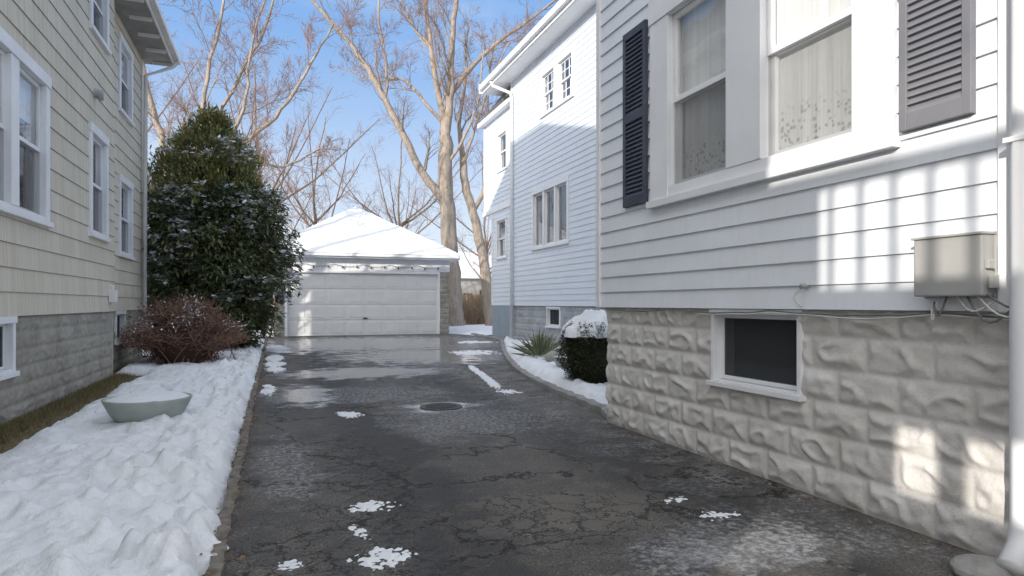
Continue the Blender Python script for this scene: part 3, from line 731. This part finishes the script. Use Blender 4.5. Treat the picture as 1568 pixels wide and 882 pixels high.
for (yx,yy,s) in ((5.0,12.2,1.0),(5.5,13.0,.9),(5.2,11.3,.7)):
    A=Acc()
    for i in range(90):
        a=R.uniform(0,6.28); el=R.uniform(.15,1.4); L_=R.uniform(.4,.75)*s; d=Vector((math.cos(a)*math.cos(el),math.sin(a)*math.cos(el),math.sin(el))); p=Vector((yx,yy,.08)); sd=d.cross(Vector((0,0,1))).normalized()*.018
        n=len(A.V); m_=p+d*L_*.6; t=p+d*L_+Vector((0,0,-.12*L_*math.cos(el))); A.V+=[tuple(p-sd*.7),tuple(p+sd*.7),tuple(m_+sd),tuple(t),tuple(m_-sd)]; A.F.append((n,n+1,n+2,n+3,n+4)); A.M.append(0)
    A.out('yucca_plant',m_yucca)

# ================================================================== bare trees
ct,st=math.cos(math.radians(20)),math.sin(math.radians(20))
def grow(A,p,d,L,r,lvl,rng,up=.05,wob=.16,dens=1.0,tm=1):
    n=7 if lvl>1 else (5 if lvl==1 else 3); pts=[p.copy()]; rad=[r]; dd=d.normalized(); wob=wob*(1 if n==7 else 1.25)
    for i in range(n):
        dd=(dd+Vector((rng.gauss(0,wob),rng.gauss(0,wob),rng.gauss(0,wob)+up))).normalized(); p=p+dd*(L/n); pts.append(p.copy()); rad.append(max(.005,r*(1-.8*(i+1)/n)))
    A.tube(pts,rad,6 if r>.12 else (4 if r>.04 else 3),0 if r>.03 else tm)
    if lvl>0: kids(A,pts,rad,L,lvl,rng,.25,dens,tm)
def kids(A,pts,rad,L,lvl,rng,t0,dens,tm):
    n=int({3:9,2:8,1:8,4:10}[lvl]*dens+rng.random()); N=len(pts)-1
    for k in range(n):
        t=t0+(1-t0)*(k+rng.random())/n; f=t*N; i=min(N-1,int(f)); q=pts[i].lerp(pts[i+1],f-i); r=rad[i]*(1-(f-i))+rad[i+1]*(f-i); ax=(pts[i+1]-pts[i]).normalized()
        s=Vector((rng.gauss(0,1),rng.gauss(0,1),rng.gauss(0,1))); s=(s-ax*s.dot(ax)).normalized()
        d=ax*rng.uniform(.5,1.0)+s*rng.uniform(.6,1.0)+Vector((0,0,.22))
        grow(A,q,d,L*rng.uniform(.32,.60)*(1.1-.45*t),max(.006,r*rng.uniform(.30,.50)),lvl-1,rng,.05,.17,dens,tm)
def smoothpts(P,n=5):
    out=[]
    for i in range(len(P)-1):
        p0=P[max(0,i-1)];p1=P[i];p2=P[i+1];p3=P[min(len(P)-1,i+2)]
        for k in range(n):
            t=k/n; out.append(.5*((2*p1)+(p2-p0)*t+(2*p0-5*p1+4*p2-p3)*t*t+(3*p1-p0-3*p2+p3)*t**3))
    out.append(P[-1]); return out
def limbtree(name,base,limbs,seed,mat=m_bark,tm=m_twigr,dens=1.0,lvl=3):
    rng=random.Random(seed); e=empty(name,(base[0],base[1],0)); A=Acc()
    for pts,r0,r1,t0,Ls in limbs:
        P=smoothpts([Vector((base[0]+u*ct+v*st,base[1]-u*st+v*ct,z)) for u,v,z in pts]); N=len(P)
        P=[p+Vector((rng.gauss(0,.03),rng.gauss(0,.03),0)) if 0<i<N-1 else p for i,p in enumerate(P)]
        rad=[r0+(r1-r0)*(i/(N-1))**.8 for i in range(N)]
        A.tube(P,rad,10 if r0>.1 else 6,0)
        if Ls>0: kids(A,P,rad,Ls,lvl,rng,t0,dens,1)
    A.out('trunk_and_branches',[mat,tm],e,True); return e
limbtree('bare_maple_tree',(8.5,32),[
 ([(0.1,0,-.1),(0,0,1),(-.15,0,3.3),(-.33,0,6.6),(-.43,0,9.6)],.56,.33,.9,0),
 ([(-.35,0,6.3),(-.9,-.2,6.9),(-1.65,-.4,7.9),(-2.6,-.8,9.9),(-3.7,-1,12.0),(-4.8,-1,13.7),(-6.1,-1.2,15.2),(-7.6,-1.5,17)],.27,.06,.25,6.5),
 ([(-.43,0,9.4),(-.6,.3,11),(-1.1,.6,13.5),(-1.5,1,16.5),(-1.9,1.2,20)],.22,.06,.2,6),
 ([(-.43,0,9.4),(-.15,-.2,11.5),(0,-.4,14.2),(.3,-.6,17),(.8,-.6,20.5)],.25,.07,.2,6),
 ([(-.1,-.2,11.7),(.9,.4,13.3),(2.3,.9,14.8),(3.8,1.2,16.0),(5.4,1.2,17.2)],.15,.05,.25,5),
 ([(-.5,.1,10.2),(-1.6,.4,11.6),(-2.7,.8,12.8),(-4.2,1.3,12.9),(-5.8,1.6,13.6)],.11,.03,.25,4.5),
 ([(-2.6,-.8,9.9),(-3.2,-.9,11),(-3.2,-1,13),(-3.6,-1,15.5),(-3.4,-1,18)],.11,.03,.2,5),
 ([(-1.3,.8,14.5),(-2.4,1,16),(-3.2,1.2,18.5)],.10,.03,.2,4.5),
 ([(-.3,0,8.2),(.6,-.4,9.6),(1.3,-.6,11.5),(1.6,-.8,14)],.10,.03,.3,4),
],11,lvl=3,dens=1.2)
limbtree('bare_maple_tree',(10.2,32.2),[
 ([(0.3,0,-.1),(0.1,0,2.5),(-.35,0,5),(-.9,0,7.0),(-1.1,0,8.6)],.33,.19,.9,0),
 ([(-1.1,0,8.6),(-1.3,.2,10.5),(-1.0,.4,13),(-.9,.6,16)],.16,.04,.2,5),
 ([(-.6,0,6),(.1,.2,7.5),(.25,.3,9.5),(.1,.5,12),(.5,.6,15)],.14,.04,.2,4.5),
 ([(-1.1,0,8.4),(-.5,-.3,10),(.2,-.5,12),(1.3,-.6,14.5)],.10,.03,.2,4.5),
],23,dens=1.0)
limbtree('bare_oak_tree',(-3.6,26.5),[
 ([(0,0,-.1),(0,0,2.5),(.1,0,5)],.34,.24,.9,0),
 ([(.1,0,4.8),(-.2,0,7),(-.9,.2,9),(-1.3,.3,12),(-1.2,.3,15)],.15,.04,.15,5.5),
 ([(.1,0,4.8),(.9,.2,6.8),(1.2,.4,9.5),(1.9,.6,13)],.15,.04,.15,5.5),
 ([(.1,0,4.5),(1.4,-.4,5.9),(3.0,-.6,6.9),(4.4,-.8,8.0),(5.4,-.8,9.6),(6.2,-.8,11)],.13,.03,.2,4.2),
 ([(1.2,-.3,5.7),(2.8,0,6.4),(4.1,.2,6.2),(5.4,.3,6.9)],.08,.03,.2,3.2),
 ([(.1,0,4.8),(-1.6,-.5,6.5),(-3.2,-.6,8.5),(-4.5,-1,11)],.12,.04,.15,5),
 ([(.9,.2,6.8),(2.0,.5,9),(3.2,.8,11.5),(3.8,1,14)],.10,.03,.15,5),
 ([(2.2,-.5,6.5),(2.9,-.3,8.6),(3.2,-.2,11),(4.2,-.2,13.5)],.08,.02,.15,4.5),
],31,mat=m_bark,dens=1.25)
limbtree('bare_oak_tree',(-7.2,19.5),[
 ([(0,0,-.1),(0,0,2),(.1,0,4)],.34,.26,.9,0),
 ([(.1,0,4),(1.2,0,6),(2.4,.2,9),(3.4,.3,12),(4.2,.4,14.5)],.16,.04,.15,5.5),
 ([(.1,0,4),(0,.2,6.8),(.3,.4,10),(.3,.4,14)],.16,.04,.15,5.5),
 ([(.1,0,3.8),(1.6,-.4,5.2),(3.2,-.6,6.4),(4.8,-.8,8.0)],.14,.04,.15,4.5),
 ([(.1,0,3.8),(-1.6,-.4,5.2),(-3.2,-.6,7.4)],.14,.04,.15,4.5),
 ([(0,0,2.0),(.9,0,2.6),(2.2,.1,3.2),(3.4,.1,3.6)],.12,.04,.15,4),
],37,mat=m_bark2,dens=1.0)
def smalltree(x,y,H,seed,mat=m_bark2,tm=m_twigr,dens=1.0,name='bare_tree'):
    rng=random.Random(seed); L=[([(0,0,-.1),(rng.gauss(0,.1),0,H*.15),(rng.gauss(0,.15),0,H*.32),(rng.gauss(0,.3),0,H*.6),(rng.gauss(0,.5),0,H)],H*.014,H*.002,.4,H*.3)]
    for k in range(9):
        a=k*.7+rng.random(); sp=rng.uniform(.25,.5); z=H*rng.uniform(.2,.5); L.append(([(0,0,z),(math.cos(a)*H*sp*.45,math.sin(a)*H*sp*.45,z+H*.14),(math.cos(a)*H*sp,math.sin(a)*H*sp,z+H*rng.uniform(.3,.48))],H*.006,H*.0013,.15,H*.28))
    limbtree(name,(x,y),L,seed,mat,tm,dens,2)
smalltree(2.6,43,13,3,dens=1.5); smalltree(8.2,45,14,4,dens=1.5); smalltree(-2,46,16,5,dens=1.5); smalltree(14,44,12,12,dens=1.2)
smalltree(-8,34,15,14,dens=1.4); smalltree(-.6,38,14,21,dens=1.4)
rng=random.Random(5); A=Acc()
for i in range(150):
    x=rng.uniform(-45,60); y=rng.uniform(66,105); H=rng.uniform(5,9)
    p=Vector((x,y,0)); A.tube([p,p+Vector((0,0,H*.5))],[.09,.05],3,0)
    for k in range(18):
        d=Vector((rng.gauss(0,.7),rng.gauss(0,.7),1)); grow(A,p+Vector((0,0,H*rng.uniform(.15,.5))),d,H*rng.uniform(.25,.45),.025,1,rng)
A.out('distant_trees',[m_bark2,m_twigr])
A=Acc()
for i in range(2600):
    x=rng.uniform(7.5,17); y=rng.uniform(33.5,36); hgt=rng.uniform(.5,2.0)*(1+.4*nz(x,y,0,.8)); p=Vector((x,y,0)); d=Vector((rng.gauss(0,.25),rng.gauss(0,.25),1)); A.tube([p,p+d*hgt*.6,p+d*hgt+Vector((rng.gauss(0,.2),0,0))],[.014,.01,.005],3,0)
A.out('dry_shrub_brush',[m_dry])
A=Acc(); x=-12.0
while x<20:
    A.box(bx,x,x+.135,.0,1.75+.02*nz(x,0,0,5),38.0,38.03); x+=.15
A.box(bx,-12,20,.4,.5,38.03,38.08); A.box(bx,-12,20,1.35,1.45,38.03,38.08); A.out('wooden_fence',m_wood)
fh=empty('distant_house',(17.5,58,0)); A=Acc(); A.box(bx,11,22,0,3.4,55,62); A.out('walls',m_far,fh)
mesh('snowy_roof',[(10.5,54.5,3.4),(22.5,54.5,3.4),(22.5,62.5,3.4),(10.5,62.5,3.4),(10.5,58.5,6.0),(22.5,58.5,6.0)],[(0,1,5,4),(2,3,4,5),(0,3,4),(1,2,5)],m_roofsnow,fh)
A=Acc()
for u in (12,14,17,19.5): A.box(PYn(55),u,u+.9,1.2,2.4,0,.05)
A.box(PYn(55),15.5,16.3,0,2.1,0,.05); A.out('windows_and_door',m_int,fh)
A=Acc(); A.box(bx,18,18.7,5,7.0,58,58.7); A.out('chimney',simple('brick_red',(.25,.10,.07),(.2,.08,.06),8,.9,.2),fh)

# ================================================================== light & camera
sd=Vector((-1,-.8,.391)).normalized(); el=math.asin(sd.z)
w=bpy.data.worlds.new('World'); scene.world=w; w.use_nodes=True; nt=w.node_tree; bg=nt.nodes['Background']
sky=nt.nodes.new('ShaderNodeTexSky'); sky.sky_type='NISHITA'; sky.sun_disc=False; sky.sun_elevation=el; sky.sun_rotation=math.atan2(sd.x,sd.y)%(2*math.pi); sky.air_density=1.0; sky.dust_density=.6; sky.ozone_density=1.5
L=nt.links.new
def N(t,**k):
    n=nt.nodes.new(t)
    for a,b in k.items(): setattr(n,a,b)
    return n
def MR(src,a,b,c,d):
    n=N('ShaderNodeMapRange',interpolation_type='SMOOTHSTEP'); L(src,n.inputs['Value']); n.inputs['From Min'].default_value=a; n.inputs['From Max'].default_value=b; n.inputs['To Min'].default_value=c; n.inputs['To Max'].default_value=d; return n.outputs[0]
def MX(f,a,b):
    n=N('ShaderNodeMix',data_type='RGBA')
    for k,v in ((0,f),(6,a),(7,b)):
        if hasattr(v,'is_output'): L(v,n.inputs[k])
        else: n.inputs[k].default_value=v if k==0 else (*v,1)
    return n.outputs[2]
tc=N('ShaderNodeTexCoord'); sp=N('ShaderNodeSeparateXYZ'); L(tc.outputs['Generated'],sp.inputs[0])
hz=MR(sp.outputs[2],0,.44,1,0)
mp=N('ShaderNodeMapping'); mp.inputs['Scale'].default_value=(1.2,1.2,4); L(tc.outputs['Generated'],mp.inputs[0])
ns=N('ShaderNodeTexNoise'); ns.inputs['Scale'].default_value=1.6; ns.inputs['Detail'].default_value=5; ns.inputs['Roughness'].default_value=.6; L(mp.outputs[0],ns.inputs['Vector'])
cr=MR(ns.outputs['Fac'],.48,.76,0,.5)
c=MX(hz,(1.6,3.2,6.1),(5.4,6.0,6.8)); c=MX(cr,c,(6.1,6.3,6.8))
c=MX(.87,sky.outputs[0],c)
c=MX(MR(sp.outputs[2],.50,.85,0,.9),c,(6.6,6.9,7.4))
dp=N('ShaderNodeVectorMath',operation='DOT_PRODUCT'); L(tc.outputs['Generated'],dp.inputs[0]); dp.inputs[1].default_value=sd
c=MX(MR(dp.outputs['Value'],.30,1.0,0,1),c,(14.2,14.0,13.8))
L(c,bg.inputs[0]); bg.inputs[1].default_value=.15
sl=bpy.data.lights.new('sun','SUN'); sl.energy=4.7; sl.angle=math.radians(.5); sl.color=(1,.93,.84)
so=bpy.data.objects.new('sun',sl); so.rotation_euler=sd.to_track_quat('Z','Y').to_euler(); so.location=(-20,-16,20); scene.collection.objects.link(so)
cam=bpy.data.cameras.new('camera'); cam.sensor_width=36; cam.lens=22.96; cam.shift_y=24/1568; cam.clip_end=1000; cam.clip_start=.05
co=bpy.data.objects.new('camera',cam); co.location=(0,0,1.2); co.rotation_euler=(math.radians(90),0,math.radians(-20)); scene.collection.objects.link(co); scene.camera=co
